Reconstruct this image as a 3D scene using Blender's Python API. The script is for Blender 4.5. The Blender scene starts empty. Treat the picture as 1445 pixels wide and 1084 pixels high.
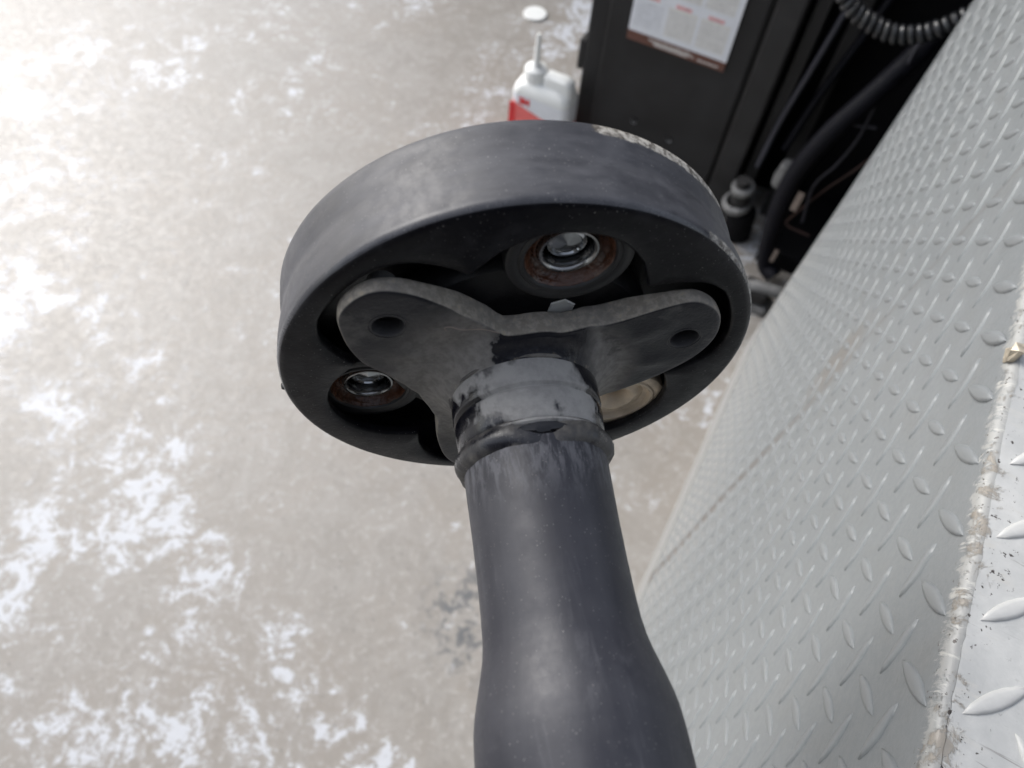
import bpy, bmesh, math, random
from mathutils import Matrix, Vector, noise as mn
random.seed(7)
S = bpy.context.scene
COL = S.collection
rad = math.radians

# ------------------------------------------------------------------ camera
cam_d = bpy.data.cameras.new('camera'); cam = bpy.data.objects.new('camera', cam_d); COL.objects.link(cam)
cam_d.sensor_width = 36; cam_d.lens = 36*1050/1445; cam_d.clip_start = .01; cam_d.clip_end = 300
cam.matrix_world = Matrix(((0.9950055, -0.0998200, 0.0, 0), (0.0857341, 0.8545977, -0.5121645, 0),
                           (0.0511242, 0.5096065, 0.8588874, 1.455), (0, 0, 0, 1)))
cam_d.dof.use_dof = True; cam_d.dof.focus_distance = .285; cam_d.dof.aperture_fstop = 11.5
S.camera = cam

# ------------------------------------------------------------------ light
SUN_EL, SUN_AZ = rad(39), rad(-51)      # azimuth from +Y towards +X
w = bpy.data.worlds.new('World'); S.world = w; w.use_nodes = True
nt = w.node_tree; bg = nt.nodes['Background']
sky = nt.nodes.new('ShaderNodeTexSky'); sky.sky_type = 'NISHITA'; sky.sun_disc = False
sky.sun_elevation = SUN_EL; sky.sun_rotation = SUN_AZ; sky.air_density = 1.0; sky.dust_density = 2.5; sky.ozone_density = 1.0
hs = nt.nodes.new('ShaderNodeHueSaturation'); hs.inputs['Saturation'].default_value = .42
nt.links.new(sky.outputs[0], hs.inputs['Color']); nt.links.new(hs.outputs[0], bg.inputs['Color'])
bg.inputs['Strength'].default_value = .15
sun_d = bpy.data.lights.new('sun', 'SUN'); sun_d.energy = 1.0; sun_d.angle = rad(34); sun_d.color = (1, .985, .965)
sun = bpy.data.objects.new('sun', sun_d); COL.objects.link(sun)
sd = Vector((math.sin(SUN_AZ)*math.cos(SUN_EL), math.cos(SUN_AZ)*math.cos(SUN_EL), math.sin(SUN_EL)))
sun.rotation_euler = sd.to_track_quat('Z', 'Y').to_euler()
S.view_settings.view_transform = 'Standard'; S.view_settings.look = 'None'
S.view_settings.gamma = 1; S.view_settings.exposure = .96
S.cycles.max_bounces = 8

# ------------------------------------------------------------------ node helpers
class NG:
    def __init__(s, name):
        s.m = bpy.data.materials.new(name); s.m.use_nodes = True; s.t = s.m.node_tree
        s.b = s.t.nodes['Principled BSDF']; s.o = None
    def n(s, typ, **kw):
        x = s.t.nodes.new(typ)
        for k, v in kw.items(): setattr(x, k, v)
        return x
    def put(s, sock, v):
        if hasattr(v, 'is_linked') or isinstance(v, bpy.types.NodeSocket): s.t.links.new(v, sock)
        else:
            if isinstance(v, (tuple, list)) and len(v) == 3 and sock.type == 'RGBA': v = (*v, 1)
            sock.default_value = v
    def obj(s):
        if s.o is None: s.o = s.n('ShaderNodeTexCoord').outputs['Object']
        return s.o
    def math(s, op, a, b=None, c=None, clamp=False):
        x = s.n('ShaderNodeMath', operation=op, use_clamp=clamp); s.put(x.inputs[0], a)
        if b is not None: s.put(x.inputs[1], b)
        if c is not None: s.put(x.inputs[2], c)
        return x.outputs[0]
    def specks(s, v, sc, size, dens):      # sparse little round grains
        x = s.n('ShaderNodeTexVoronoi'); s.put(x.inputs['Vector'], v); x.inputs['Scale'].default_value = sc
        on = s.math('GREATER_THAN', s.sep(x.outputs['Color'])[0], 1-dens)
        return s.math('MULTIPLY', on, s.ramp(x.outputs['Distance'], size*.6, size, 1, 0))
    def scale(s, v, k):
        x = s.n('ShaderNodeMapping'); s.put(x.inputs[0], v); x.inputs['Scale'].default_value = k; return x.outputs[0]
    def noise(s, v, sc, det=4, ro=.55, dis=0):
        x = s.n('ShaderNodeTexNoise'); s.put(x.inputs['Vector'], v); x.inputs['Scale'].default_value = sc
        x.inputs['Detail'].default_value = det; x.inputs['Roughness'].default_value = ro; x.inputs['Distortion'].default_value = dis
        return x.outputs['Fac']
    def ramp(s, v, lo, hi, a=0., b=1., smooth=True):
        x = s.n('ShaderNodeMapRange'); x.clamp = True
        if smooth: x.interpolation_type = 'SMOOTHSTEP'
        s.put(x.inputs[0], v)
        for i, q in enumerate((lo, hi, a, b)): s.put(x.inputs[i+1], q)
        return x.outputs[0]
    def mix(s, f, a, b):
        x = s.n('ShaderNodeMix', data_type='RGBA'); s.put(x.inputs[0], f); s.put(x.inputs[6], a); s.put(x.inputs[7], b); return x.outputs[2]
    def sep(s, v):
        x = s.n('ShaderNodeSeparateXYZ'); s.put(x.inputs[0], v); return x.outputs
    def comb(s, a, b, c):
        x = s.n('ShaderNodeCombineXYZ'); s.put(x.inputs[0], a); s.put(x.inputs[1], b); s.put(x.inputs[2], c); return x.outputs[0]
    def bump(s, h, dist, strength=1.):
        x = s.n('ShaderNodeBump'); s.put(x.inputs['Height'], h); x.inputs['Distance'].default_value = dist; x.inputs['Strength'].default_value = strength
        s.t.links.new(x.outputs[0], s.b.inputs['Normal'])
    def set(s, col=None, rough=None, metal=None, spec=None):
        if col is not None: s.put(s.b.inputs['Base Color'], col)
        if rough is not None: s.put(s.b.inputs['Roughness'], rough)
        if metal is not None: s.put(s.b.inputs['Metallic'], metal)
        if spec is not None: s.put(s.b.inputs['Specular IOR Level'], spec)
        return s.m

def plain(name, col, rough=.6, metal=0., var=.25, sc=60, spec=None, bump=0.):
    g = NG(name); v = g.noise(g.obj(), sc, 5, .6)
    k = g.ramp(v, .3, .7, 1-var, 1+var, False)
    a = g.n('ShaderNodeVectorMath', operation='SCALE'); a.inputs[0].default_value = col; g.put(a.inputs['Scale'], k)
    r = g.ramp(v, .3, .7, rough*.85, min(1, rough*1.15))
    if bump: g.bump(v, bump)
    return g.set(a.outputs[0], r, metal, spec)

# ---- driveshaft paint: worn satin black with greasy and dusty areas
def shaft_paint(name, dust=.4, base=(.011, .0115, .016), lo=.42, hi=.72, rough=.36, streak=True, chips=False, dustcol=(.158, .160, .176), around=(9, 9, 330), spec=.5, bigw=.55, bmp=.00035, neck=False, rhi=.8):
    g = NG(name); o = g.obj(); x, y, z = g.sep(o)
    if streak:
        r = g.math('SQRT', g.math('ADD', g.math('MULTIPLY', x, x), g.math('MULTIPLY', y, y)))
        cx_, sy_ = g.math('DIVIDE', x, r), g.math('DIVIDE', y, r)
        v = g.comb(g.math('MULTIPLY', cx_, around[0]), g.math('MULTIPLY', sy_, around[1]), g.math('MULTIPLY', z, around[2]))
        st = g.noise(v, .5, 5, .6, .2)
    else: st = g.noise(o, 90, 5, .6, .3)
    big = g.noise(o, 28, 5, .6, .4); fine = g.noise(o, 900, 3, .6); mid = g.noise(o, 140, 6, .7)
    m = g.math('ADD', g.math('MULTIPLY', st, 1-bigw), g.math('MULTIPLY', big, bigw))
    d = g.math('MULTIPLY', g.ramp(m, lo, hi), dust)
    d = g.math('MULTIPLY', d, g.ramp(mid, .25, .62, .75, 1.12))
    if neck:      # dusty, rubbed band under the weld and long faint scuffs
        nz_ = g.noise(g.comb(g.math('MULTIPLY', x, 420), g.math('MULTIPLY', y, 420), g.math('MULTIPLY', z, 110)), 1, 5, .7, .4)
        d = g.math('ADD', d, g.math('MULTIPLY', g.math('MULTIPLY', g.ramp(z, .064, .040), g.ramp(nz_, .42, .62)), .55), clamp=True)
        sf_ = g.noise(g.comb(g.math('MULTIPLY', x, 110), g.math('MULTIPLY', y, 110), g.math('MULTIPLY', z, 16)), 1, 6, .7, .8)
        d = g.math('ADD', d, g.math('MULTIPLY', g.ramp(sf_, .56, .68), .13), clamp=True)
    spk = g.ramp(fine, .66, .74, 0, .14)
    d = g.math('ADD', d, g.math('MULTIPLY', spk, g.ramp(big, .42, .6)), clamp=True)
    col = g.mix(d, base, dustcol)
    rg = g.ramp(d, 0, .6, rough, rhi, False)
    rg = g.math('ADD', rg, g.ramp(mid, .3, .7, -.06, .08), clamp=True)
    h = g.math('ADD', g.math('MULTIPLY', fine, .25), g.math('ADD', mid, g.math('MULTIPLY', d, .6)))
    if chips: rg = g.math('MULTIPLY', rg, g.ramp(z, -.0045, -.0018, 1, .5))      # the front rim is polished by handling
    sk = g.math('ADD', g.math('MULTIPLY', g.specks(o, 620, .20, .05), .4), g.math('MULTIPLY', g.specks(o, 1100, .28, .16), .28), clamp=True)
    col = g.mix(g.math('MULTIPLY', sk, g.ramp(mid, .4, .6, .3, 1)), col, (.30, .29, .28))
    if chips:      # bare scuffed metal along the rims on one side of the ring
        ang = g.math('ARCTAN2', y, x)
        n1 = g.noise(o, 260, 6, .75); n2 = g.noise(o, 55, 3, .5)
        backz = g.ramp(g.math('ABSOLUTE', g.math('ADD', z, .0335)), .0015, .0085, 1, 0)
        b_arc = g.math('MULTIPLY', g.ramp(ang, .45, .62), g.ramp(ang, 1.25, 1.42, 1, 0))
        f_arc = g.math('MULTIPLY', g.ramp(ang, -.1, .35), g.ramp(ang, .85, 1.05, 1, 0))
        frontz = g.ramp(g.math('ABSOLUTE', g.math('ADD', z, .002)), .0005, .004, 1, 0)
        e = g.math('ADD', g.math('MULTIPLY', g.math('MULTIPLY', backz, b_arc), .60), g.math('MULTIPLY', g.math('MULTIPLY', frontz, f_arc), .42))
        e = g.math('ADD', e, g.math('MULTIPLY', g.math('ADD', n1, g.math('MULTIPLY', n2, .5)), .6))
        e = g.ramp(e, .77, .88)
        pale = g.mix(g.ramp(g.noise(o, 420, 4, .7), .35, .65), (.07, .06, .05), (.42, .40, .36))
        col = g.mix(e, col, pale); rg = g.mix(e, rg, (.62, .62, .62)); h = g.math('SUBTRACT', h, g.math('MULTIPLY', e, .8))
    g.bump(h, bmp, .6)
    return g.set(col, rg, None, spec)

def concrete(name):
    g = NG(name); o = g.obj(); ox, oy, oz = g.sep(o)
    big = g.noise(o, .55, 3, .5); a = g.noise(o, 3.6, 9, .68, .35); b = g.noise(o, 12, 9, .75, .9); c = g.noise(o, 55, 6, .7); f = g.noise(o, 260, 4, .6)
    b3 = g.noise(o, 26, 7, .7, .6); fl_ = g.noise(o, 8, 9, .7, 2.2)
    base = g.mix(g.ramp(b, .40, .60), (.258, .239, .215), (.298, .280, .257))
    base = g.mix(g.ramp(a, .42, .60, 0, .5), base, (.285, .256, .223))
    base = g.mix(g.ramp(b3, .53, .64, 0, .28), base, (.40, .385, .365))
    base = g.mix(g.ramp(b3, .44, .34, 0, .3), base, (.28, .262, .24))
    base = g.mix(g.ramp(c, .54, .63, 0, .32), base, (.48, .47, .455))
    k = g.math('ADD', g.math('MULTIPLY', a, .42), g.math('ADD', g.math('MULTIPLY', b, .50), g.math('MULTIPLY', c, .26)))
    k = g.math('ADD', k, g.ramp(big, .3, .7, -.045, .07))
    wmask = g.ramp(k, .648, .678)
    veil = g.math('MULTIPLY', g.ramp(k, .61, .68), .28)
    vein = g.math('MULTIPLY', g.ramp(g.math('ABSOLUTE', g.math('SUBTRACT', fl_, .5)), .004, .022, 1, 0), g.ramp(k, .60, .67))
    wm = g.math('MAXIMUM', g.math('MAXIMUM', wmask, veil), g.math('MULTIPLY', vein, .6))
    col = g.mix(g.math('MULTIPLY', wm, .9), base, (.53, .55, .585))
    dk = g.noise(o, 6.3, 7, .7, .3)
    dm = g.math('MULTIPLY', g.ramp(dk, .66, .73), g.ramp(c, .42, .56))
    col = g.mix(g.math('MULTIPLY', dm, .7), col, (.13, .13, .13))
    # one oily scuff beside the shaft
    dx = g.math('ADD', ox, .02); dy = g.math('ADD', oy, -.34)
    rr = g.math('SQRT', g.math('ADD', g.math('MULTIPLY', dx, dx), g.math('MULTIPLY', dy, dy)))
    sm = g.math('MULTIPLY', g.ramp(rr, .05, .15, 1, 0), g.ramp(g.noise(o, 32, 6, .7, .4), .46, .6))
    col = g.mix(g.math('MULTIPLY', sm, .9), col, (.10, .105, .11))
    col = g.mix(g.math('MULTIPLY', g.math('ADD', g.specks(o, 60, .22, .12), g.math('MULTIPLY', g.ramp(c, .42, .30), .5), clamp=True), .6), col, (.17, .16, .15))
    col = g.mix(g.math('MULTIPLY', g.specks(o, 130, .30, .14), .45), col, (.20, .19, .18))
    g.bump(g.math('ADD', g.math('MULTIPLY', c, 1.), g.math('MULTIPLY', f, .5)), .002, .5)
    return g.set(col, g.ramp(c, .3, .7, .30, .55), None, .6)

def plate_paint(name, top=False):
    g = NG(name); o = g.obj(); x, y, z = g.sep(o)   # local: x along, y down, z out (metres)
    a = g.noise(o, 4, 5, .6, .2); b = g.noise(o, 22, 6, .65, .3); c = g.noise(o, 160, 5, .7)
    col = g.mix(g.ramp(a, .3, .7), (.165, .178, .184), (.190, .202, .208))
    col = g.mix(g.ramp(b, .45, .75, 0, .35), col, (.165, .167, .16))
    if not top:   # muddy smear low on the panel and dirt along the crease above the kick strip
        col = g.mix(g.math('MULTIPLY', g.ramp(y, .50, .98), g.ramp(x, -.10, -.30, .35, .8)), col, (.285, .285, .278))      # dusty lower part
        # rusty vertical seam stain, heavier towards its foot, with a smear at its head
        w_ = g.math('ABSOLUTE', g.math('ADD', g.math('ADD', x, .286), g.math('MULTIPLY', g.math('SUBTRACT', a, .5), .03)))
        wid = g.ramp(y, .25, 1.05, .0045, .022, False)
        line = g.ramp(g.math('DIVIDE', w_, wid), .3, 1., 1, 0)
        line = g.math('MULTIPLY', line, g.math('MULTIPLY', g.ramp(y, .25, .55, .35, .9), g.ramp(y, 1.00, 1.06, 1, 0)))
        col = g.mix(g.math('MULTIPLY', line, g.ramp(b, .35, .55, .6, 1.)), col, (.115, .10, .088))
        sx = g.math('MULTIPLY', g.math('ADD', x, .31), 1.0); sy = g.math('MULTIPLY', g.math('SUBTRACT', y, .30), .45)
        sr = g.math('SQRT', g.math('ADD', g.math('MULTIPLY', sx, sx), g.math('MULTIPLY', sy, sy)))
        sr = g.math('ADD', sr, g.math('MULTIPLY', g.math('SUBTRACT', b, .5), .05))
        col = g.mix(g.ramp(sr, .008, .045, .5, 0), col, (.15, .125, .10))
    # wear along the bend: bare scratches and brown grime
    e = g.ramp(g.math('ABSOLUTE', g.math('ADD', y, .021)), .001, .0125, 1, 0) if not top else g.ramp(g.math('ABSOLUTE', g.math('ADD', z, .0)), .004, .028, 1, 0)
    sc1 = g.noise(g.scale(o, (150, 60, 22) if top else (150, 40, 60)), 1, 6, .75, .6); gr = g.noise(o, 120, 7, .75, .5); g2 = g.noise(o, 26, 5, .65)
    grime = g.ramp(g.math('ADD', g.math('MULTIPLY', gr, .6), g.math('ADD', g.math('MULTIPLY', g2, .5), g.math('MULTIPLY', e, .17))), .745, .815)
    grime = g.math('MULTIPLY', grime, g.ramp(e, .03, .4, 0, .95))
    bright = g.math('MULTIPLY', g.ramp(sc1, .52 if top else .56, .64), g.ramp(e, .1, .6))
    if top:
        col = g.mix(g.ramp(b, .35, .65, .65, .95), col, (.56, .56, .54))  # top coloured paler to carry its stronger light from above
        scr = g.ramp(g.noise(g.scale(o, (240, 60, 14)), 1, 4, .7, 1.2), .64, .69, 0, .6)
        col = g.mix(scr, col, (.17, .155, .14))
    if not top:   # the paint is rubbed pale where the plate turns over, with a ragged limit
        fr = g.math('ADD', y, g.math('ADD', g.math('MULTIPLY', g.math('SUBTRACT', sc1, .5), .030), g.math('MULTIPLY', g.math('SUBTRACT', gr, .5), .022)))
        col = g.mix(g.ramp(fr, -.0195, -.0150, .8, 0), col, (.33, .33, .315))
    col = g.mix(g.math('MULTIPLY', bright, .7), col, (.50, .49, .455))
    col = g.mix(g.math('MULTIPLY', grime, .8), col, (.235, .205, .165))
    blk = g.math('MULTIPLY', g.ramp(g.noise(o, 330, 3, .6), .635, .69), g.ramp(e, 0, .5, .12, 1))
    col = g.mix(blk, col, (.05, .04, .035))
    g.bump(g.math('ADD', g.math('MULTIPLY', c, .5), g.math('ADD', g.math('MULTIPLY', grime, 1.), g.math('MULTIPLY', b, 2.))), .0009, .5)
    return g.set(col, g.ramp(c, .3, .7, .36, .5), 0., .5)

M = {}
M['ring'] = shaft_paint('ring_paint', .44, lo=.05, hi=.92, rough=.44, rhi=.62, bmp=.00005, chips=True, bigw=.25, base=(.009, .0095, .014), spec=.42)
M['face'] = shaft_paint('ring_face_paint', .13, lo=.46, hi=.72, rough=.36, streak=False, base=(.0045, .0045, .0065), spec=.16)
M['tube'] = shaft_paint('tube_paint', .22, lo=.25, hi=.80, rough=.47, rhi=.62, bmp=.00012, base=(.011, .0115, .018), spec=.45, around=(5, 5, 14), neck=True)
M['collar'] = shaft_paint('collar_paint', .85, lo=.475, hi=.53, rough=.14, base=(.009, .009, .013), around=(3.2, 3.2, 40), bigw=.7, dustcol=(.34, .332, .32))
M['weld'] = shaft_paint('weld_paint', .9, lo=.42, hi=.58, rough=.25, streak=False, dustcol=(.15, .14, .125))
M['void'] = plain('oily_black', (.005, .005, .006), .35, sc=120, bump=.0004)
M['gloss'] = plain('glossy_black', (.006, .006, .008), .12, sc=160, bump=.0003)
M['rubber'] = plain('black_rubber', (.012, .012, .013), .5, sc=140, bump=.0003)
M['rust'] = plain('wet_rust', (.075, .030, .016), .24, var=.5, sc=170, bump=.0012)
M['steel'] = plain('bright_steel', (.27, .27, .27), .25, 1., var=.2, sc=200)
M['dsteel'] = plain('dull_steel', (.33, .34, .35), .16, 1., var=.3, sc=150)
M['tan'] = plain('tan_sleeve', (.60, .50, .38), .5, var=.35, sc=60)
M['white'] = plain('white_plastic', (.78, .79, .77), .4, var=.04, sc=30)
M['palew'] = plain('pale_nut', (.85, .85, .80), .5, var=.1)
M['red'] = plain('red_print', (.72, .035, .04), .45, var=.08)
M['lightred'] = plain('light_red_print', (.78, .16, .15), .45, var=.1)
M['black'] = plain('black_cabinet_paint', (.020, .0195, .020), .6, var=.5, sc=7, spec=.3)
M['black2'] = plain('black_frame_paint', (.026, .025, .025), .62, var=.4, sc=12, spec=.3)
M['deep'] = plain('machine_shade_black', (.005, .005, .006), .8, var=.4, sc=9, spec=.12)  # the unlit bay's shade is put into this near-black
M['hose'] = plain('hose_rubber', (.003, .003, .006), .6, var=.3, spec=.2)
M['cord'] = plain('cord_plastic', (.016, .017, .019), .3, var=.2)
M['wire'] = plain('brown_wire', (.05, .025, .02), .5)
M['wireb'] = plain('grey_wire', (.03, .03, .04), .5)
M['tag'] = plain('beige_tag', (.25, .2, .17), .6)
M['grey'] = plain('grey_metal', (.14, .14, .138), .5, var=.5, sc=30)
M['paper'] = plain('calendar_paper', (.74, .76, .80), .6, var=.03)
M['brown'] = plain('calendar_brown', (.13, .055, .04), .5, var=.15)
M['ink'] = plain('grey_ink', (.58, .59, .62), .6)
M['inkred'] = plain('red_ink', (.74, .42, .42), .6)
M['cream'] = plain('cream_print', (.70, .69, .66), .6, var=.05)
M['brass'] = plain('worn_chip', (.42, .37, .29), .4, .3, var=.4, sc=200)
M['conc'] = concrete('worn_concrete')
M['side'] = plate_paint('plate_side_paint'); M['top'] = plate_paint('plate_top_skylit_paint', True)
M['lug'] = plain('lug_paint', (.19, .202, .208), .4, var=.08, sc=60)
M['luft'] = plain('skylit_lug_paint', (.50, .50, .485), .42, var=.12, sc=60)  # lit copy of the lug paint: light from above put into the colour
M['wall'] = plain('workshop_wall', (.30, .30, .29), .8, var=.1, sc=2)
M['ceil'] = plain('workshop_ceiling', (.16, .16, .16), .8, var=.1, sc=2)

# ------------------------------------------------------------------ object helpers
def link(name, verts, faces, mat, parent=None, smooth=True, loc=None, sharp=None):
    me = bpy.data.meshes.new(name); me.from_pydata([tuple(v) for v in verts], [], faces); me.update()
    bm = bmesh.new(); bm.from_mesh(me); bmesh.ops.recalc_face_normals(bm, faces=bm.faces); bm.to_mesh(me); bm.free()
    if mat: me.materials.append(mat)
    o = bpy.data.objects.new(name, me); COL.objects.link(o)
    if parent: o.parent = parent
    if loc: o.location = loc
    if smooth:
        for p in me.polygons: p.use_smooth = True
        me.set_sharp_from_angle(angle=rad(sharp or 40))
    return o
def tag(o, label=None, cat=None, group=None, kind=None):
    if label: o['label'] = label
    if cat: o['category'] = cat
    if group: o['group'] = group
    if kind: o['kind'] = kind
    return o
def empty(name, mat4, label, cat, group=None):
    o = bpy.data.objects.new(name, None); COL.objects.link(o); o.matrix_world = mat4; o.empty_display_size = .05
    return tag(o, label, cat, group)
class MB:
    def __init__(s): s.v = []; s.f = []
    def add(s, v, f):
        k = len(s.v); s.v += [Vector(p) for p in v]; s.f += [tuple(i+k for i in q) for q in f]; return s
    def box(s, a, b):
        x0, y0, z0 = a; x1, y1, z1 = b
        return s.add([(x0,y0,z0),(x1,y0,z0),(x1,y1,z0),(x0,y1,z0),(x0,y0,z1),(x1,y0,z1),(x1,y1,z1),(x0,y1,z1)],
                     [(0,3,2,1),(4,5,6,7),(0,1,5,4),(1,2,6,5),(2,3,7,6),(3,0,4,7)])
    def lathe(s, prof, n=48, c=(0, 0, 0), fn=None, closed=False):
        v = []; m = len(prof)
        for i in range(n):
            t = 2*math.pi*i/n
            for j, (r, z) in enumerate(prof):
                if fn: r, z = fn(t, j, r, z)
                v.append((c[0]+r*math.cos(t), c[1]+r*math.sin(t), c[2]+z))
        f = []
        for i in range(n):
            k = (i+1) % n
            for j in range(m-1 if not closed else m):
                j2 = (j+1) % m
                f.append((i*m+j, k*m+j, k*m+j2, i*m+j2))
        if not closed:
            if prof[0][0] > 1e-6 and False: pass
        return s.add(v, f)
    def tube(s, pts, r, n=10, caps=True):
        pts = [Vector(p) for p in pts]; v = []; up = Vector((0.3, .2, 1)).normalized()
        T = (pts[1]-pts[0]).normalized(); N = T.cross(up).normalized()
        for i, p in enumerate(pts):
            t = (pts[min(i+1, len(pts)-1)]-pts[max(i-1, 0)]).normalized()
            N = (N-t*N.dot(t)).normalized(); B = t.cross(N)
            rr = r(i/(len(pts)-1)) if callable(r) else r
            for k in range(n):
                a = 2*math.pi*k/n; v.append(p+N*(rr*math.cos(a))+B*(rr*math.sin(a)))
        f = []
        for i in range(len(pts)-1):
            for k in range(n): f.append((i*n+k, i*n+(k+1) % n, (i+1)*n+(k+1) % n, (i+1)*n+k))
        if caps: f += [tuple(range(n)), tuple(range((len(pts)-1)*n, len(pts)*n))]
        return s.add(v, f)
    def build(s, name, mat, parent=None, **k): return link(name, s.v, s.f, mat, parent, **k)
def spline(pts, n=8):
    pts = [Vector(p) for p in pts]; out = []
    P = [pts[0]*2-pts[1]]+pts+[pts[-1]*2-pts[-2]]
    for i in range(1, len(P)-2):
        a, b, c, d = P[i-1:i+3]
        for k in range(n):
            t = k/n; out.append(.5*((2*b)+(c-a)*t+(2*a-5*b+4*c-d)*t*t+(3*b-a-3*c+d)*t**3))
    return out+[pts[-1]]
def interp(tab, x, period=None):
    if period:
        x = x % period; tab = sorted(tab); tab = [(tab[-1][0]-period, tab[-1][1])]+tab+[(tab[0][0]+period, tab[0][1])]
    for (a, p), (b, q) in zip(tab, tab[1:]):
        if a <= x <= b: return p+(q-p)*(x-a)/(b-a) if b > a else p
    return tab[0][1] if x < tab[0][0] else tab[-1][1]
def bevelled(o, width, seg=2):
    md = o.modifiers.new('bevel', 'BEVEL'); md.width = width; md.segments = seg; md.limit_method = 'ANGLE'; md.angle_limit = rad(35)
    return o

# ------------------------------------------------------------------ setting
def structure(name, mb, mat, **k): return tag(mb.build(name, mat, smooth=False, **k), kind='structure')
structure('sky_block_wall', MB().box((-.75, 3.4, -.05), (5.2, 3.6, 3.4)), M['wall'])  # unseen wall added to block sky and grade the light on the floor
fl = MB(); fl.add([(-60, -60, 0), (60, -60, 0), (60, 60, 0), (-60, 60, 0)], [(0, 1, 2, 3)])
structure('floor', fl, M['conc'])
structure('ceiling', MB().box((-4, -5, 2.5), (5, -1.1, 2.65)), M['ceil'])
structure('back_wall', MB().box((-4, -5.2, -.05), (5, -5, 2.65)), M['wall'])
structure('side_wall', MB().box((5, -5.2, -.05), (5.2, -1.1, 2.65)), M['wall'])

# ------------------------------------------------------------------ driveshaft (local: X right, Y up, Z along the tube, mm -> m)
ez = Vector((.21629, -.97633, 0)).normalized(); ey = Vector((0, 0, 1)); ex = ey.cross(ez).normalized()
def frame(x, y, z, o): return Matrix((( x[0], y[0], z[0], o[0]), (x[1], y[1], z[1], o[1]), (x[2], y[2], z[2], o[2]), (0, 0, 0, 1)))
shaft = empty('driveshaft', frame(ex, ey, ez, (.00231, .14436, 1.22355)),
              'black steel driveshaft with a round damper ring and three-arm yoke flange', 'driveshaft')
mm = .001
HALF = [(0, 77.2), (8, 77), (12, 76.4), (17, 74), (20, 71.5), (24, 66.9), (27, 63), (29.5, 59), (30.5, 59), (36, 63), (40, 66.2), (45, 69), (50, 71.3), (55, 72.5), (60, 72.8)]
def ring_in(deg):
    p = (deg-18) % 120
    if p > 60: p = 120-p
    return interp(HALF, p)
NR = 360
rb = MB(); v = []
R = 85
for i in range(NR):
    t = 2*math.pi*i/NR; d = math.degrees(t); ri = ring_in(d)
    bev = 1.2
    wob = .12*mn.noise(Vector((math.cos(t)*4, math.sin(t)*4, 1)))
    prof = [(ri, -3.4), (ri, -bev), (ri+bev*.3, -bev*.3), (ri+bev, 0), (max(ri+bev, 80)*.5+(ri+bev)*.5, .15), (82.2, .1), (83.2, -.2), (84.1, -.8), (84.75, -1.8), (85, -3.2), (85.05, -6), (85, -9), (84.7, -12.5),
            (84.35, -15.5), (83.9, -17.6), (83.7, -19.2), (83.75, -20.6), (84.0, -22.2), (84.3, -24), (84.6, -27), (84.7, -31), (84.7, -33), (84.2, -33.9), (83.2, -34.2), (60, -34.2), (60, -30), (81.5, -30), (81.5, -3.6)]
    # the groove fades out on the upper left where the wall is smooth
    g_ = .35+.65*min(1, abs(math.sin((t-rad(105))/2))*1.6)
    for (r, z) in prof:
        if 81.6 < r < 85 and -24.5 < z < -9: r = 85-(85-r)*g_
        if r > 80: r += wob
        v.append((r*math.cos(t)*mm, r*math.sin(t)*mm, z*mm))
m = len(prof); f = [(i*m+j, ((i+1) % NR)*m+j, ((i+1) % NR)*m+(j+1) % m, i*m+(j+1) % m) for i in range(NR) for j in range(m)]
ring = link('damper_ring', v, f, M['ring'], shaft, sharp=50)
ring.data.materials.append(M['face'])
for p in ring.data.polygons:
    j = p.index % m
    if j <= 6 or j >= 23: p.material_index = 1
MB().lathe([(.0001, -.0215), (.081, -.0215), (.081, -.0225), (.0001, -.0225)], 96, closed=True).build('ring_back_plate', M['void'], shaft)
# little rubber nub on the rim
MB().lathe([(.0001, .0012), (.0009, .0009), (.0012, 0), (.0012, -.001), (.0001, -.001)], 12).build('nub', M['rubber'], shaft, loc=(-.0852, -.004, -.004))
MB().lathe([(.024, -.0215), (.047, -.0215), (.05, -.019), (.0505, -.012), (.048, -.0085), (.044, -.0075), (.024, -.0075)], 72).build('coupling_disc', M['rubber'], shaft)
# --- three coupling bushings between the yoke arms
for k, a in enumerate((78, 198, 318)):
    c = (59.5*mm*math.cos(rad(a)), 59.5*mm*math.sin(rad(a)), 0)
    tan = k == 2; c = (c[0], c[1], (.0022, -.0035, .0)[k])
    b = MB().lathe([(.0205, -.0215), (.0205, -.0062), (.0200, -.0048), (.0188, -.0042), (.0172, -.0044), (.0162, -.0048), (.0156, -.0042), (.0146, -.0044), (.0140, -.0055)], 64)
    bo = b.build('bushing', M['tan'] if tan else M['rubber'], shaft, loc=c)
    if tan: bo['label'] = 'tan coloured bushing'
    def lump(t, j, r, z): 
        q = mn.noise(Vector((math.cos(t)*3, math.sin(t)*3, j*1.3+k*5))); return r+q*.0003, z+q*.0004
    if tan:
        MB().lathe([(.0141, -.0052), (.0136, -.0070), (.0120, -.0076), (.0095, -.0062), (.0080, -.0060), (.0060, -.0075), (.0045, -.0100), (.0040, -.016)], 64, fn=lump).build('tan_seat', M['tan'], bo)
        continue
    MB().lathe([(.0141, -.0052), (.0136, -.0058), (.0132, -.0075), (.0122, -.0092), (.0112, -.0098), (.0108, -.0088), (.0102, -.0088), (.0092, -.0096)], 64, fn=lump).build('rusty_seat', M['tan'] if tan else M['rust'], bo)
    MB().lathe([(.0098, -.0110), (.0097, -.0078), (.0093, -.0070), (.0087, -.0069), (.0081, -.0074), (.0077, -.0085), (.0076, -.0165)], 64).build('steel_washer', M['steel'], bo)
    MB().lathe([(.0068, -.0165), (.0067, -.0118), (.0062, -.0108), (.0050, -.0104), (.0046, -.0110), (.0030, -.0108), (.0001, -.0104)], 32).build('bolt_end', M['dsteel'], bo)
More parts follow.
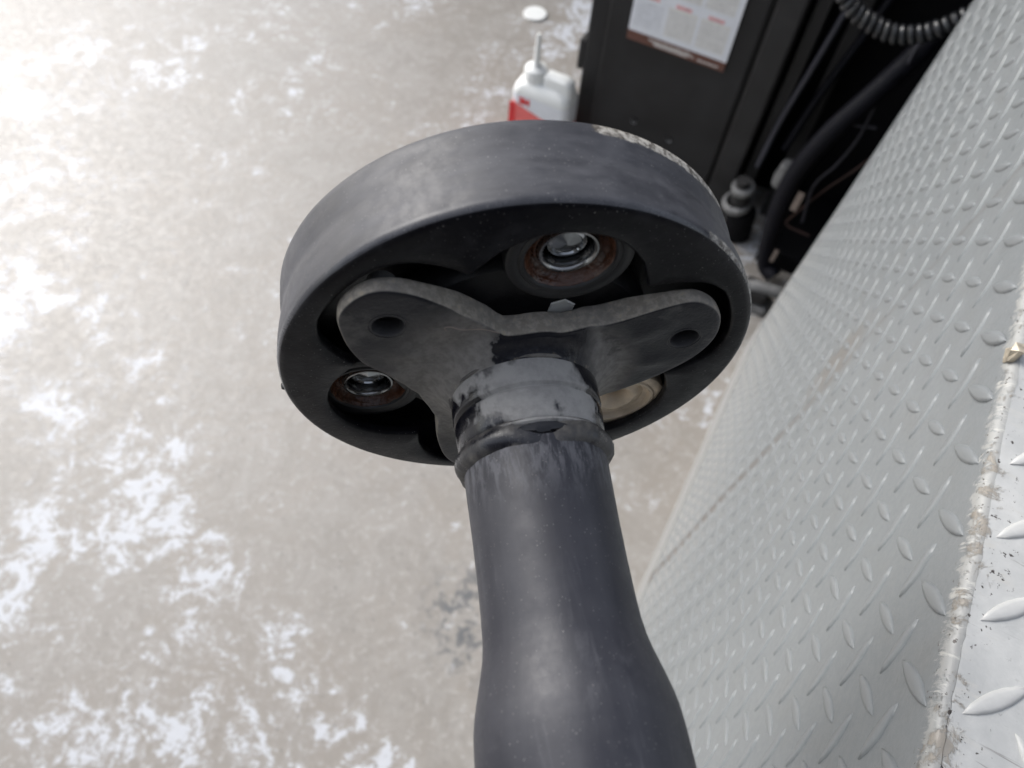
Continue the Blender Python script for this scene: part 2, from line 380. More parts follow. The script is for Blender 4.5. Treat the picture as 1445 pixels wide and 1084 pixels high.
# pale hex nut showing over the middle of the yoke
h6 = MB(); hr = [(math.cos(rad(60*q+20)), math.sin(rad(60*q+20))) for q in range(6)]
for (rr, zz) in ((.0052, -.02), (.0052, -.0095), (.0046, -.0088)): h6.v += [Vector((rr*a, rr*b, zz)) for a, b in hr]
for L_ in range(2): h6.f += [(L_*6+q, L_*6+(q+1) % 6, (L_+1)*6+(q+1) % 6, (L_+1)*6+q) for q in range(6)]
h6.f.append(tuple(range(12, 18)))
h6.build('pale_nut', M['palew'], shaft, smooth=False, loc=(.0138, .0262, .0018))

# --- yoke flange
YT = [(138, 76), (132, 75.6), (128, 73.3), (123.5, 66.8), (119.7, 57.4), (117, 50), (114.3, 43.5), (109, 36), (104.5, 32.8), (95, 32.3), (86, 32.6), (78, 32.8), (69, 32.8), (60, 34.5), (50, 39.5), (46, 44.5), (43, 50), (41.2, 55), (40, 60),
      (38, 66), (34, 70), (28.5, 72.4), (23, 73.2), (15, 71.5), (9, 68), (3, 63), (357.7, 57.4), (351.8, 51.8), (344, 45.5), (332, 39.3), (318, 37.5), (306, 39), (298, 43), (290, 47), (283, 53), (277, 60), (272, 67), (266, 73),
      (258, 75), (250, 73), (244, 67), (239, 60), (233, 53), (226, 46), (220, 40.4), (206.7, 38.2), (189.4, 38), (175.7, 42.6), (165.8, 50), (161.5, 57.3), (154, 64.7), (147.7, 70.2), (143, 74.6)]
raw = [interp(YT, i, 360) for i in range(360)]
ys = [sum(raw[(i+k) % 360]*w_ for k, w_ in zip(range(-3, 4), (1, 2, 3, 3, 3, 2, 1)))/15 for i in range(360)]
def sst(a, b, x): t = max(0, min(1, (x-a)/(b-a))); return t*t*(3-2*t)
def ztop(r, d):
    z = 4.3
    z += 9.2*(max(0, (37-r)/12))**1.9
    dd = min(abs((d-a+180) % 360-180) for a in (18, 138, 258))
    z += .7*sst(46, 54, r)*(1-sst(60, 70, r))*0
    z += -1.2*sst(30, 60, dd)*sst(30, 36, r)
    z += .9*math.exp(-((dd-12)/5)**2)*math.exp(-((r-48)/8)**2)
    return z
yv = []; NT = 14
for i in range(360):
    t = rad(i); Rr = ys[i]; pr = []
    for k in range(NT+1):
        r = 24.6+(Rr-1.4-24.6)*(k/NT)**1.15
        n_ = mn.noise(Vector((r*math.cos(t)*.12, r*math.sin(t)*.12, 3)))*.22
        pr.append((r, ztop(r, i)+n_))
    ze = ztop(Rr-1.4, i); th = 9.2-3.2*sst(44, 66, Rr)
    pr += [(Rr-.6, ze-.3), (Rr-.12, ze-.9), (Rr+.15, ze-1.8), (Rr+.2, ze-th*.5), (Rr+.1, ze-th+.9), (Rr-.4, ze-th+.2), (Rr-1.2, ze-th)]
    rr2 = Rr-1.2
    for k in (1, 2, 3): r = rr2+(24.6-rr2)*k/3; pr.append((r, ze-th-(0 if k < 3 else 0)))
    yv += [(r*math.cos(t)*mm, r*math.sin(t)*mm, z*mm) for r, z in pr]
m = len(pr); f = [(i*m+j, ((i+1) % 360)*m+j, ((i+1) % 360)*m+(j+1) % m, i*m+(j+1) % m) for i in range(360) for j in range(m)]

def yoke_paint():
    g = NG('yoke_paint'); o = g.obj(); x, y, z = g.sep(o)
    nrm = g.n('ShaderNodeNewGeometry').outputs['Normal']
    tn = g.n('ShaderNodeVectorTransform', vector_type='NORMAL', convert_from='WORLD', convert_to='OBJECT'); g.put(tn.inputs[0], nrm)
    nz = g.math('ABSOLUTE', g.sep(tn.outputs[0])[2])
    a = g.noise(o, 46, 8, .66, .1); b = g.noise(o, 330, 5, .62, .0); c = g.noise(o, 1100, 3, .6); b2 = g.noise(o, 420, 4, .7)
    rr = g.math('SQRT', g.math('ADD', g.math('MULTIPLY', x, x), g.math('MULTIPLY', y, y)))
    left = g.ramp(x, -.006, -.014)
    neck = g.math('MULTIPLY', g.ramp(rr, .046, .036), g.ramp(a, .30, .5))
    dustl = g.math('MULTIPLY', g.ramp(rr, .060, .040), left)
    d = g.math('MULTIPLY', g.math('MAXIMUM', dustl, g.math('MULTIPLY', neck, g.ramp(x, .018, .026))), g.ramp(b, .36, .62, .85, 1.))
    patch = g.math('MULTIPLY', g.ramp(a, .52, .68, 0, .4), g.ramp(b, .30, .6, .6, 1.))
    d = g.math('MAXIMUM', d, patch)
    # cut edge: dusty where exposed
    edge = g.math('MULTIPLY', g.ramp(nz, .80, .45), g.ramp(a, .28, .42, .75, 1.)); d = g.math('MAXIMUM', d, g.math('MULTIPLY', edge, g.ramp(rr, .028, .031)))
    for ha in (18.2, 138.2):      # clean bore walls in the bolt holes
        hx_ = g.math('SUBTRACT', x, .0596*math.cos(rad(ha))); hy_ = g.math('SUBTRACT', y, .0596*math.sin(rad(ha)))
        hr_ = g.math('SQRT', g.math('ADD', g.math('MULTIPLY', hx_, hx_), g.math('MULTIPLY', hy_, hy_)))
        edge = g.math('MULTIPLY', edge, g.ramp(hr_, .0060, .0066)); d = g.math('MULTIPLY', d, g.ramp(hr_, .0052, .0062, .15, 1))
    # glossy bare oil patch over the top of the neck
    px = g.math('SUBTRACT', x, .004); py = g.math('SUBTRACT', y, .027)
    oil = g.math('ADD', g.math('MULTIPLY', g.math('MULTIPLY', px, px), 1.), g.math('MULTIPLY', g.math('MULTIPLY', py, py), 4.))
    oil = g.ramp(g.math('ADD', g.math('SQRT', oil), g.math('MULTIPLY', g.math('SUBTRACT', b, .5), .010)), .0150, .0165, 1, 0)
    oil = g.math('MULTIPLY', oil, g.ramp(nz, .3, .5))
    d = g.math('MULTIPLY', d, g.math('SUBTRACT', 1., oil))
    col = g.mix(g.math('MULTIPLY', d, .9), (.012, .0125, .017), g.mix(g.ramp(b, .25, .75), (.19, .18, .167), (.245, .235, .222)))
    col = g.mix(g.math('MULTIPLY', edge, g.math('MULTIPLY', g.ramp(rr, .028, .031), g.ramp(g.math('ADD', g.math('MULTIPLY', a, .6), g.math('MULTIPLY', b, .4)), .40, .56, .45, 1.))), col, g.mix(g.ramp(b2, .42, .60), (.225, .203, .172), (.315, .29, .25)))
    sp = g.math('MULTIPLY', g.ramp(b2, .58, .66, 0, .8), g.ramp(edge, .3, .8)); col = g.mix(sp, col, (.33, .29, .22))
    col = g.mix(g.ramp(c, .70, .78, 0, .3), col, (.25, .24, .23))
    rg = g.mix(oil, g.ramp(d, 0, .6, .42, .82), (.16, .16, .16))
    g.bump(g.math('ADD', g.math('MULTIPLY', c, .3), g.math('ADD', b, g.math('MULTIPLY', d, .4))), .0005, .6)
    return g.set(col, rg, None, .3)
M['yoke'] = yoke_paint()
yoke = link('yoke_flange', yv, f, M['yoke'], shaft, sharp=48)
# bolt holes through the three arm ends
cut = MB()
for a in (18.2, 138.2, 258):
    cx_, cy_ = 59.6*mm*math.cos(rad(a)), 59.6*mm*math.sin(rad(a))
    n = 40; ring_v = []
    for zz, r_ in ((-.02, .0050), (.0040, .0050), (.0052, .0058), (.012, .0058)):
        ring_v += [(cx_+r_*math.cos(2*math.pi*q/n), cy_+r_*math.sin(2*math.pi*q/n), zz) for q in range(n)]
    ff = [(L_*n+q, L_*n+(q+1) % n, (L_+1)*n+(q+1) % n, (L_+1)*n+q) for L_ in range(3) for q in range(n)]+[tuple(range(n)), tuple(range(3*n, 4*n))]
    cut.add(ring_v, ff)
cutter = cut.build('cutter', None, shaft, smooth=False)
md = yoke.modifiers.new('holes', 'BOOLEAN'); md.operation = 'DIFFERENCE'; md.object = cutter; md.solver = 'EXACT'
bpy.context.view_layer.update()
dg = bpy.context.evaluated_depsgraph_get()
nm = bpy.data.meshes.new_from_object(yoke.evaluated_get(dg)); yoke.modifiers.clear(); yoke.data = nm
nm.materials.clear(); nm.materials.append(M['yoke'])
for p in nm.polygons: p.use_smooth = True; p.material_index = 0
nm.set_sharp_from_angle(angle=rad(48))
bpy.data.objects.remove(cutter)
# worn raised lip round each hole and the stud seen through the left one
for k, a in enumerate((18.2, 138.2)):
    c = (59.6*mm*math.cos(rad(a)), 59.6*mm*math.sin(rad(a)), 0)
    def lip(t, j, r, z): return r, z+.00012*mn.noise(Vector((math.cos(t)*3, math.sin(t)*3, k*4)))
    MB().lathe([(.0056, .0040), (.0058, .0043), (.0061, .00445), (.0064, .0043), (.0065, .0035)], 48, fn=lip).build('hole_rim', M['yoke'], shaft, loc=c)
    if k: MB().lathe([(.0001, -.0015), (.0022, -.0018), (.0038, -.0030), (.0046, -.0050), (.0046, -.012)], 32).build('stud', M['grey'], shaft, loc=(c[0]-.0012, c[1]+.003, 0))

# --- collar, weld bead and tube
def tnoise(sc, amp, seed):
    return lambda t, j, r, z: (r+amp*mn.noise(Vector((math.cos(t)*sc, math.sin(t)*sc, j*.7+seed))), z+amp*.8*mn.noise(Vector((math.cos(t)*sc, math.sin(t)*sc, j*.5+seed+9))))
def lathe_mm(prof): return [(r*mm, z*mm) for r, z in prof]
col_p = [(24.4, 9.5), (25.6, 10.6), (26.3, 11.8), (26.45, 13), (26.35, 15), (26.4, 19.6), (26.1, 20.4), (25.4, 20.9), (25.0, 21.3), (25.2, 21.8), (25.9, 22.5), (26.0, 24), (25.7, 28), (25.5, 31.5), (25.1, 32.6), (24.3, 33.4), (24.3, 37)]
MB().lathe(lathe_mm(col_p), 128, fn=tnoise(1.5, .00012, 1)).build('collar', M['collar'], shaft, sharp=30)
def lipfn(t, j, r, z):
    q = mn.noise(Vector((math.cos(t)*2.4, math.sin(t)*2.4, 5)))
    return r+.0003*q, z+.0008*q
MB().lathe(lathe_mm([(25.6, 11.5), (26.6, 11.3), (27.0, 10.6), (26.9, 9.8), (26.2, 9.4)]), 128, fn=lipfn).build('neck_bead', M['weld'], shaft)
def bead(t, j, r, z):
    k = [0, .35, .8, 1, .9, .5, 0][j]
    q = 1.2*mn.noise(Vector((math.cos(t)*3.1, math.sin(t)*3.1, 2)))+.35*mn.noise(Vector((math.cos(t)*9, math.sin(t)*9, 7)))
    d = math.degrees(t) % 360
    gap = math.exp(-((d-88)/22)**2)           # the bead is ground flat over the top of the tube
    side = math.exp(-((d-12)/12)**2)+math.exp(-((d-178)/16)**2)
    return r+k*(.0007*q+.0007*side-.0026*gap), z+.0007*q+(.0012*gap if j > 3 else 0)
MB().lathe(lathe_mm([(24.6, 32.6), (25.7, 33.2), (26.5, 34.6), (26.9, 36.6), (26.6, 38.6), (25.6, 40.2), (24.0, 41.2)]), 220, fn=bead).build('weld_bead', M['weld'], shaft)
of = []; 
for q in range(25):
    t = rad(70+36*q/24); e_ = math.sin(math.pi*q/24)**.6
    for (r_, z_) in ((24.9, 36.3-1.6*e_), (25.6, 36.3-1.3*e_), (25.35, 36.3), (25.2, 36.4+1.4*e_), (24.4, 36.6+2.0*e_)): of.append((r_*mm*math.cos(t), r_*mm*math.sin(t), z_*mm))
link('ground_notch', of, [(q*5+k, q*5+5+k, q*5+6+k, q*5+1+k) for q in range(24) for k in range(4)], M['gloss'], shaft)
sv = MB().lathe(lathe_mm([(25.2, 33.2), (25.9, 33.6), (25.95, 34.3), (25.1, 34.9)]), 128, fn=tnoise(3, .0002, 4)); sv.build('tube_lip', M['collar'], shaft)
tp = [(24.2, 38), (24.45, 42), (24.3, 50), (24.0, 62), (23.9, 76), (24.0, 86), (24.3, 94), (24.9, 99), (25.8, 103), (26.9, 107), (28.0, 111), (29.0, 115), (29.7, 119), (30.1, 124), (30.3, 130), (30.4, 140), (30.4, 200), (30.4, 420), (30.4, 640), (24.5, 640.5), (0.1, 640.6)]
fine = []
for (r0, z0), (r1, z1) in zip(tp, tp[1:]):
    n = 3 if z1 < 140 else 1
    for k in range(n): fine.append((r0+(r1-r0)*k/n, z0+(z1-z0)*k/n))
MB().lathe(lathe_mm(fine+[tp[-1]]), 160).build('tube', M['tube'], shaft, sharp=60)
# hair caught on the yoke
hp = spline([(-.0265, .0372, .0058), (-.0270, .0390, .006), (-.0250, .0395, .0062), (-.0215, .0372, .006), (-.015, .0362, .0058), (-.0095, .034, .0062)], 8)
MB().tube(hp, .00014, 5).build('fibre', M['tag'], shaft)

# ------------------------------------------------------------------ checker-plate platform
PI_ = Vector((-.38926, -.92111, -.00553)); PJ = Vector((-.02890, .01822, -.99942)); PN = PI_.cross(PJ).normalized()
if PN.x > 0: PN = -PN          # outwards (towards the left, where the camera is)
PJ = (PJ-PI_*PJ.dot(PI_)).normalized()
P0 = Vector((.21177, .14123, 1.13182)); P = .04
Mp = frame(PI_, PJ, PN, P0)
plat = empty('platform', Mp, 'light grey painted checker-plate steel platform with a scuffed bent top edge, right of the driveshaft', 'platform')
X0, X1, JB = -23.7*P, 14*P, 28.28*P
# side panel sheet with the rounded top bend
def dent(x, y): return .0006*mn.noise(Vector((x*5, y*5, 0)))+.0003*mn.noise(Vector((x*22, y*22, 3)))
rb_ = .0045
prof = [(JB, 0)] + [(25.5*P+.002+.0, 0), (25.5*P+.0015, 0)] + [(25.5*P*(1-k/24), 0) for k in range(0, 25)]
prof += [(-.0175-rb_*math.sin(rad(a)), -rb_+rb_*math.cos(rad(a))) for a in range(0, 91, 15)]
nx = 520; sv = []; 
for i in range(nx+1):
    x = X0+(X1-X0)*i/nx
    for (y, z) in prof:
        up = sst(.03, -.02, y) if y < .03 else 0
        jag = (.0008*mn.noise(Vector((x*60, 0, 8)))+.0007*mn.noise(Vector((x*190, 0, 3)))+.0014*mn.noise(Vector((x*14, 0, 8))))*up
        sv.append((x, y+jag*.6, z+dent(x, y)*(1-up*.5)+jag))
m = len(prof); sf = [(i*m+j, (i+1)*m+j, (i+1)*m+j+1, i*m+j+1) for i in range(nx) for j in range(m-1)]
link('side_panel', sv, sf, M['side'], plat, sharp=60)
# kick strip: smooth folded flange along the bottom, a little proud
MB().box((X0, 25.55*P, -.004), (X1, JB+.01, .0025)).build('kick_strip', M['side'], plat, smooth=False)
TD = 1.1
tv = []; tzs = [-rb_-.002*0] + [-rb_-TD*(k/40)**2.2 for k in range(1, 41)]
for i in range(nx+1):
    x = X0+(X1-X0)*i/nx
    jag = .0008*mn.noise(Vector((x*60, 0, 8)))+.0007*mn.noise(Vector((x*190, 0, 3)))+.0014*mn.noise(Vector((x*14, 0, 8)))
    for k, z in enumerate(tzs):
        fd = max(0, 1-k/8)
        tv.append((x, -.0175-rb_+jag*.6*fd+dent(x+3, z)*(1-fd), z+jag*fd))
m = len(tzs); tf = [(i*m+j, (i+1)*m+j, (i+1)*m+j+1, i*m+j+1) for i in range(nx) for j in range(m-1)]
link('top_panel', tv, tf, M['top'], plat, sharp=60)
# far end, near end and far side close the box
TY = -.0175-rb_
MB().add([(X0+.0005, TY, -.001), (X0+.0005, TY, -TD), (X0+.0005, JB, -TD), (X0+.0005, JB, -.001)], [(0, 1, 2, 3)]).build('end_panel', M['side'], plat, smooth=False)
MB().add([(X1, TY, -.001), (X1, TY, -TD), (X1, JB, -TD), (X1, JB, -.001)], [(0, 1, 2, 3)]).build('end_panel', M['side'], plat, smooth=False)
MB().add([(X0, TY, -TD), (X1, TY, -TD), (X1, JB, -TD), (X0, JB, -TD)], [(0, 1, 2, 3)]).build('rear_panel', M['side'], plat, smooth=False)
# raised lozenges: one lens-shaped mesh, turned either way
def lens(L=.0165, Wd=.0038, H=.00125, n=7):
    v = []; f = []
    ts = [-1+2*k/(n-1) for k in range(n)]
    def prof(t): return Wd*(1-t*t)**.85
    lay = []
    for s_, (kw, kl, h) in enumerate(((1, 1, -.0006), (.88, .96, H*.55), (.45, .8, H*.95))):
        top_ = [(t*L*kl, prof(t)*kw, h) for t in ts]; bot = [(t*L*kl, -prof(t)*kw, h) for t in reversed(ts[1:-1])]
        lay.append(top_+bot)
    m = len(lay[0])
    for l in lay: v += l
    for s_ in range(2): f += [(s_*m+q, s_*m+(q+1) % m, (s_+1)*m+(q+1) % m, (s_+1)*m+q) for q in range(m)]
    f.append(tuple(range(2*m, 3*m)))
    me_o = link('tread_lug', v, f, M['lug'], None, sharp=75); return me_o
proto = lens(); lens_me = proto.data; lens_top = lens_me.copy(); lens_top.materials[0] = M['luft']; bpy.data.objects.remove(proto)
lugs = []; tops = []
for i in range(-24, 14):
    for j in range(0, 26):
        for h in (0, 1):
            ii, jj = i+.5*h, j+.5*h
            if ii*P < X0+.016 or jj > 25.0: continue
            x, y = ii*P, jj*P
            T = Matrix.Translation((x, y, dent(x, y)+.0)) @ Matrix.Rotation(rad(45 if h else -45)+random.uniform(-.03, .03), 4, 'Z')
            if j == 0 and not h: T = Matrix.Translation((x, y-.0005, .0002)) @ Matrix.Rotation(rad(-47), 4, 'Z') @ Matrix.Scale(1.12, 4)
            lugs.append(T)
for i in range(-24, 14):
    for k in range(0, 26):
        for h in (0, 1):
            x = (i+.5*h)*P; z = -rb_-.006-(k+.25+.5*h)*P
            if x < X0+.016 or z < -TD+.02: continue
            if k == 0 and h == 0 and False: continue
            B = Matrix(((1, 0, 0, x), (0, 0, -1, TY+dent(x+3, z)), (0, 1, 0, z), (0, 0, 0, 1)))
            tops.append(B @ Matrix.Rotation(rad(-45 if h else 45), 4, 'Z'))
camp = cam.matrix_world.translation; inv = cam.matrix_world.inverted()
def size_in_view(T):
    p = inv @ (Mp @ T.translation)
    if p.z > -.02: return 0
    u, v_ = p.x/-p.z*1050, p.y/-p.z*1050
    if abs(u) > 760 or abs(v_) > 580: return 0
    return 1/p.length
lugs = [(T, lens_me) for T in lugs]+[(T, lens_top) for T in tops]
lugs.sort(key=lambda q: size_in_view(q[0]), reverse=True)
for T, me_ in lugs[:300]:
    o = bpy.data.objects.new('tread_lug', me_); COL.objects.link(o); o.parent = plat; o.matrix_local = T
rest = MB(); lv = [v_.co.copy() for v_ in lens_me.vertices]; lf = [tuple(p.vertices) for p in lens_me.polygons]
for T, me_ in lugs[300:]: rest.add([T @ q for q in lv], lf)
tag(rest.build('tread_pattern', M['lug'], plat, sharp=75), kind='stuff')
# crumpled brass-coloured tab stuck on the bend
tb = MB(); 
pts = [(-.0030, -.0045), (.0026, -.0052), (.0038, .001), (.002, .0052), (-.0032, .0048), (-.0040, .0005)]
for zz, k in ((-.002, 1), (.0018, .95), (.0030, .6)):
    tb.v += [Vector((a*k*1.1+.0006*random.uniform(-1, 1), b*k*1.25, zz+random.uniform(-.0012, .0016))) for a, b in pts]
for L_ in range(2): tb.f += [(L_*6+q, L_*6+(q+1) % 6, (L_+1)*6+(q+1) % 6, (L_+1)*6+q) for q in range(6)]
tb.f.append(tuple(range(12, 18)))
tbo = tb.build('stuck_chip', M['brass'], plat, smooth=False, loc=(-.092, -.0225, -.001))

# ------------------------------------------------------------------ background, local frame: U right along cabinet front, V away, Z up
n2 = Vector((.9231, -.3846, 0)).normalized(); v2 = Vector((.3846, .9231, 0)).normalized()
def UV(u, v, z): return n2*u+v2*v+Vector((0, 0, z))
def uframe(u, v, z=0): return frame(n2, v2, Vector((0, 0, 1)), UV(u, v, z))
V0 = 1.547
cab = empty('tool_cabinet', uframe(-.31, V0), 'tall matt black metal cabinet standing behind the driveshaft ring with a calendar on it', 'cabinet')
bevelled(MB().box((-.235, .006, 0), (.225, .45, 1.5)).build('body', M['black'], cab, smooth=False), .006)
bevelled(MB().box((-.185, -.008, .05), (.155, .005, 1.45)).build('door', M['black'], cab, smooth=False), .004)
bevelled(MB().box((.165, -.014, .0), (.222, .005, 1.48)).build('frame_rail', M['black2'], cab, smooth=False), .004)
bevelled(MB().box((-.252, .01, .26), (-.236, .05, .34)).build('hinge', M['black2'], cab, smooth=False), .004)
for (u, z) in ((.03, .175), (-.07, .19)):
    MB().lathe([(.0001, -.004), (.006, -.003), (.009, .003)], 16).build('screw', M['grey'], cab, loc=(u, -.008, z)).rotation_euler = (rad(90), 0, 0)
cal = empty('calendar', uframe(-.3225, V0-.012, .402), 'white paper calendar with a brown bottom strip stuck on the front of the black cabinet', 'calendar')
MB().box((-.118, -.0015, .022), (.118, .0, .40)).build('sheet', M['paper'], cal, smooth=False)
MB().box((-.118, -.003, .0), (.118, .0005, .0215)).build('bottom_strip', M['brown'], cal, smooth=False)
ink = MB(); inkr = MB(); bl = MB(); cr = MB()
for bx in (-.108, -.034, .040):
    for bz in (.04, .13, .22):
        if bx > -.1: cr.box((bx-.002, -.0019, bz-.004), (bx+.064, -.0014, bz+.062))
        inkr.box((bx+.012, -.0024, bz+.064), (bx+.048, -.0014, bz+.072))
        for r_ in range(6):
            for c_ in range(7): ink.box((bx+c_*.009, -.0024, bz+r_*.0098), (bx+c_*.009+.0045, -.0015, bz+r_*.0098+.0045))
for (a, b, z) in ((-.065, .035, .0135), (-.055, .045, .0085), (-.05, .03, .0045), (.055, .105, .006)):
    x = a
    while x < b:
        l = random.uniform(.003, .009); bl.box((x, -.0036, z), (min(b, x+l), -.0025, z+.0028)); x += l+.0015
cr.build('month_panel', M['cream'], cal, smooth=False); tag(ink.build('date_print', M['ink'], cal, smooth=False), kind='stuff')
tag(inkr.build('month_print', M['inkred'], cal, smooth=False), kind='stuff'); tag(bl.build('footer_print', M['cream'], cal, smooth=False), kind='stuff')

# bottle
bt = empty('compound_bottle', uframe(-.612, 1.50), 'white plastic bottle with red label and long nozzle, left of black cabinet', 'bottle')
def rrect(w_, d_, r_, n=6):
    out = []
    for cx_, cy_, a0 in ((w_-r_, d_-r_, 0), (-w_+r_, d_-r_, 90), (-w_+r_, -d_+r_, 180), (w_-r_, -d_+r_, 270)):
        for k in range(n+1): a = rad(a0+90*k/n); out.append((cx_+r_*math.cos(a), cy_+r_*math.sin(a)))
    return out
def loft(secs, caps=True):
    mb = MB(); m = None
    for (w_, d_, r_, z, ox, oy) in secs:
        q = rrect(w_, d_, r_); m = len(q); mb.v += [Vector((x+ox, y+oy, z)) for x, y in q]
    for s_ in range(len(secs)-1): mb.f += [(s_*m+k, s_*m+(k+1) % m, (s_+1)*m+(k+1) % m, (s_+1)*m+k) for k in range(m)]
    if caps: mb.f += [tuple(range(m)), tuple(range((len(secs)-1)*m, len(secs)*m))]
    return mb
loft([(.074, .036, .02, 0, 0, 0), (.08, .042, .022, .006, 0, 0), (.08, .042, .022, .205, 0, 0), (.077, .04, .022, .217, 0, 0), (.066, .034, .02, .229, 0, 0), (.048, .026, .016, .236, -.006, 0)]).build('body', M['white'], bt)
loft([(.042, .022, .014, .21, .035, 0), (.040, .021, .014, .248, .034, 0), (.035, .018, .012, .260, .030, 0), (.022, .01, .008, .265, .028, 0)]).build('handle', M['white'], bt)
MB().lathe([(.027, .222), (.027, .236), (.029, .237), (.029, .262), (.026, .267), (.014, .271), (.009, .278), (.0075, .30), (.006, .350), (.0045, .357), (.0001, .358)], 32, c=(-.033, 0, 0)).build('nozzle', M['white'], bt)
lb = loft([(.0806, .0426, .0226, .02, 0, 0), (.0806, .0426, .0226, .205, 0, 0)], False); lb.build('label_sheet', M['paper'], bt)
rd = MB(); q = rrect(.0812, .0432, .0232); k0 = 14
rdv = []
for (x, y) in q:
    t = (x+.0812)/.1624; rdv.append((x, y, .03)); rdv.append((x, y, .182-.045*t))
rd.add(rdv, [(2*k, 2*((k+1) % len(q)), 2*((k+1) % len(q))+1, 2*k+1) for k in range(len(q))]); rd.build('red_band', M['lightred'], bt)
rs = MB(); rs.box((-.0815, -.0440, .03), (-.064, -.0431, .176)); rs.build('red_stripe', M['red'], bt, smooth=False)
tc = bpy.data.curves.new('brand_print', 'FONT'); tc.body = '3M'; tc.size = .026; tc.extrude = .0004; tc.offset = .0012; tc.space_character = .9
to = bpy.data.objects.new('brand_print', tc); COL.objects.link(to); bpy.context.view_layer.update()
tm = bpy.data.meshes.new_from_object(to.evaluated_get(bpy.context.evaluated_depsgraph_get())); bpy.data.objects.remove(to)
tm.materials.clear(); tm.materials.append(M['red']); to = bpy.data.objects.new('brand_print', tm); COL.objects.link(to); to.parent = bt
to.location = (-.056, -.0436, .180); to.rotation_euler = (rad(90), 0, 0)
# white cap on the floor behind
cp = empty('bottle_cap', Matrix.Translation((-.045, 2.26, 0)), 'small white cap lying on the concrete floor behind the bottle', 'cap')
MB().lathe([(.036, 0), (.038, .001), (.038, .005), (.036, .007), (.0001, .0075)], 32).build('shell', M['white'], cp)

# machine behind the platform, shade painted in: rear housing with side posts
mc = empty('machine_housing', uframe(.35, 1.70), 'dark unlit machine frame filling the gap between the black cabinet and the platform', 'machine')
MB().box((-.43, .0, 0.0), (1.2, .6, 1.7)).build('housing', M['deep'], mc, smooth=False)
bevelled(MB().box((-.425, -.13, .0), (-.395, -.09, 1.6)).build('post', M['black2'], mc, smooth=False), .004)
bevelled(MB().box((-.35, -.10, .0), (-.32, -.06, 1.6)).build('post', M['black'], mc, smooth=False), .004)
MB().box((-.31, -.26, .0), (1.2, 0, .05)).build('base', M['deep'], mc, smooth=False)  # dark slab laid over the floor where the bay is in shade
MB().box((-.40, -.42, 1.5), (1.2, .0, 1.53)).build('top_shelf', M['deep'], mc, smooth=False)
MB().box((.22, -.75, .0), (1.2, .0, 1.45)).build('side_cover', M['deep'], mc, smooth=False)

# thick hose and wires hanging in the bay
def hang(name, pts, r, mat, label, cat, group=None, n=10):
    P_ = [UV(*p) for p in pts]; base = P_[0]
    o = MB().tube([p-base for p in spline(P_, 10)], r, n).build(name, mat, None); o.location = base
    return tag(o, label, cat, group)
hang('hose', [(.155, 1.50, .66), (.135, 1.48, .60), (.10, 1.45, .52), (.06, 1.43, .42), (.035, 1.42, .30), (.04, 1.41, .17), (.065, 1.40, .05), (.10, 1.38, -.0+.03)], .021, M['hose'],
     'thick black rubber hose curving down between the cabinet and the platform', 'hose')
hang('hose', [(.0, 1.60, .75), (-.025, 1.56, .5), (-.045, 1.55, .32), (-.05, 1.53, .2)], .007, M['wireb'], 'thin grey hose hanging right beside the black cabinet', 'hose')
hang('hose', [(.075, 1.62, .75), (.04, 1.6, .55), (.01, 1.58, .4), (-.01, 1.56, .25)], .009, M['hose'], 'thin black hose hanging left of the thick curved hose', 'hose')
hang('wire', [(.115, 1.45, .50), (.118, 1.45, .42), (.105, 1.45, .34), (.085, 1.45, .27), (.100, 1.44, .17)], .0028, M['wireb'], 'thin grey wire dangling in front of the dark machine', 'wire')
hang('wire', [(.20, 1.45, .50), (.15, 1.45, .36), (.11, 1.45, .27), (.072, 1.45, .16), (.068, 1.45, .145), (.078, 1.445, .138), (.13, 1.44, .14)], .0022, M['wire'], 'brown bent wire forming a triangle in front of the dark machine', 'wire')
hang('wire', [(.13, 1.46, .64), (.128, 1.46, .56), (.10, 1.46, .50), (.07, 1.46, .46), (.09, 1.46, .44), (.14, 1.46, .45)], .003, M['wireb'], 'tangled dark wire below the coiled cord', 'wire')
for (u, v, z, l, hh, lab) in ((.066, 1.40, .255, .007, .055, 'small beige tag hanging beside the thick hose, upper one'), (.076, 1.37, .105, .0045, .04, 'small beige tag hanging beside the thick hose, lower one')):
    o = MB().box((-l, -.001, -hh/2), (l, .001, hh/2)).build('tag', M['tag'], None, smooth=False); o.matrix_world = uframe(u, v, z); tag(o, lab, 'tag')
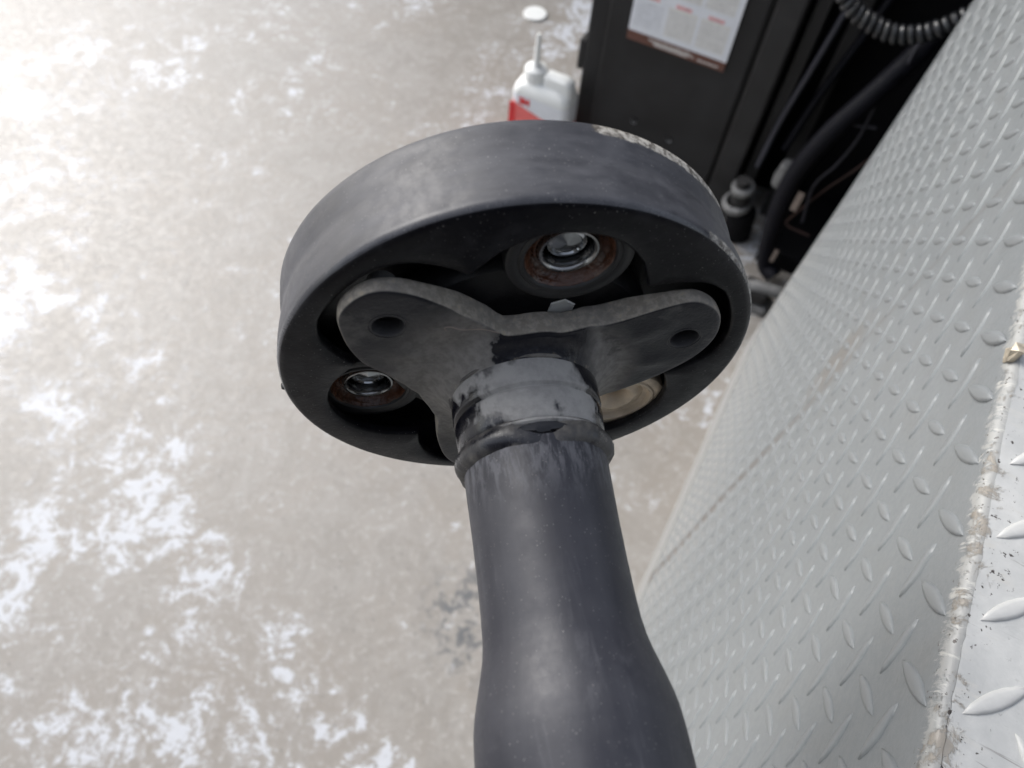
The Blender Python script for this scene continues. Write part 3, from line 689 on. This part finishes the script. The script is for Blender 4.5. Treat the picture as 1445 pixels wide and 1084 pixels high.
# coiled cord
cc = [(-.06, 1.20, .84), (-.01, 1.2, .79), (.035, 1.2, .772), (.075, 1.2, .77), (.115, 1.2, .79), (.15, 1.2, .83), (.18, 1.2, .88)]
ctr = spline([UV(*p) for p in cc], 60); L_ = [0]
for a, b in zip(ctr, ctr[1:]): L_.append(L_[-1]+(b-a).length)
hel = []; pitch = .0125
for i, p in enumerate(ctr):
    t = (ctr[min(i+1, len(ctr)-1)]-ctr[max(i-1, 0)]).normalized(); N = t.cross(v2).normalized(); B = t.cross(N)
    ph = 2*math.pi*L_[i]/pitch; hel.append(p+N*.0105*math.cos(ph)+B*.0105*math.sin(ph))
hb = hel[0]; o = MB().tube([p-hb for p in hel], .0048, 8).build('coiled_cord', M['cord'], None); o.location = hb+Vector((0, 0, .017))
tag(o, 'black coiled spiral cord sagging in front of the dark machine at the top right', 'cord')
# fittings at the foot of the cabinet
ft = empty('pipe_fitting', uframe(-.03, 1.50, 0.0), 'grey and black pipe fitting with pale clamp rings beside the cabinet foot', 'fitting')
Rm = Matrix.Rotation(rad(14), 4, 'Y')
def fit(name, prof, mat, loc, rot): 
    o = MB().lathe(prof, 24).build(name, mat, ft, loc=loc); o.rotation_euler = rot; return o
fit('barrel', [(.0001, 0), (.032, 0), (.036, .005), (.036, .09), (.028, .10), (.0001, .10)], M['deep'], (0, 0, .0), (rad(8), rad(-6), 0))
fit('clamp_ring', [(.026, .095), (.037, .098), (.037, .112), (.026, .116)], M['grey'], (-.004, .0, .01), (rad(8), rad(-14), 0))
fit('connector', [(.0001, .1), (.024, .1), (.024, .16), (.016, .165), (.016, .20), (.0001, .20)], M['black2'], (-.002, .0, .0), (rad(8), rad(-10), 0))
fit('clamp_ring', [(.016, .165), (.028, .168), (.028, .18), (.016, .183)], M['grey'], (.0, .0, .0), (rad(8), rad(-10), 0))
fit('elbow', [(.0001, .19), (.018, .19), (.022, .215), (.018, .255), (.0001, .26)], M['grey'], (.03, .01, .0), (rad(0), rad(4), 0))
jf = empty('jack_foot', uframe(.085, 1.30, 0), 'dark metal foot standing on the concrete at the far corner of the platform', 'foot')
bevelled(MB().box((-.055, -.03, 0), (.03, .04, .02)).build('base_plate', M['grey'], jf, smooth=False), .004)
bevelled(MB().box((-.045, -.02, .02), (.02, .03, .06)).build('block', M['black2'], jf, smooth=False), .008)
MB().tube([(-.05, -.005, .045), (-.02, .0, .06), (.04, .01, .06)], .016, 12).build('lever', M['grey'], jf)
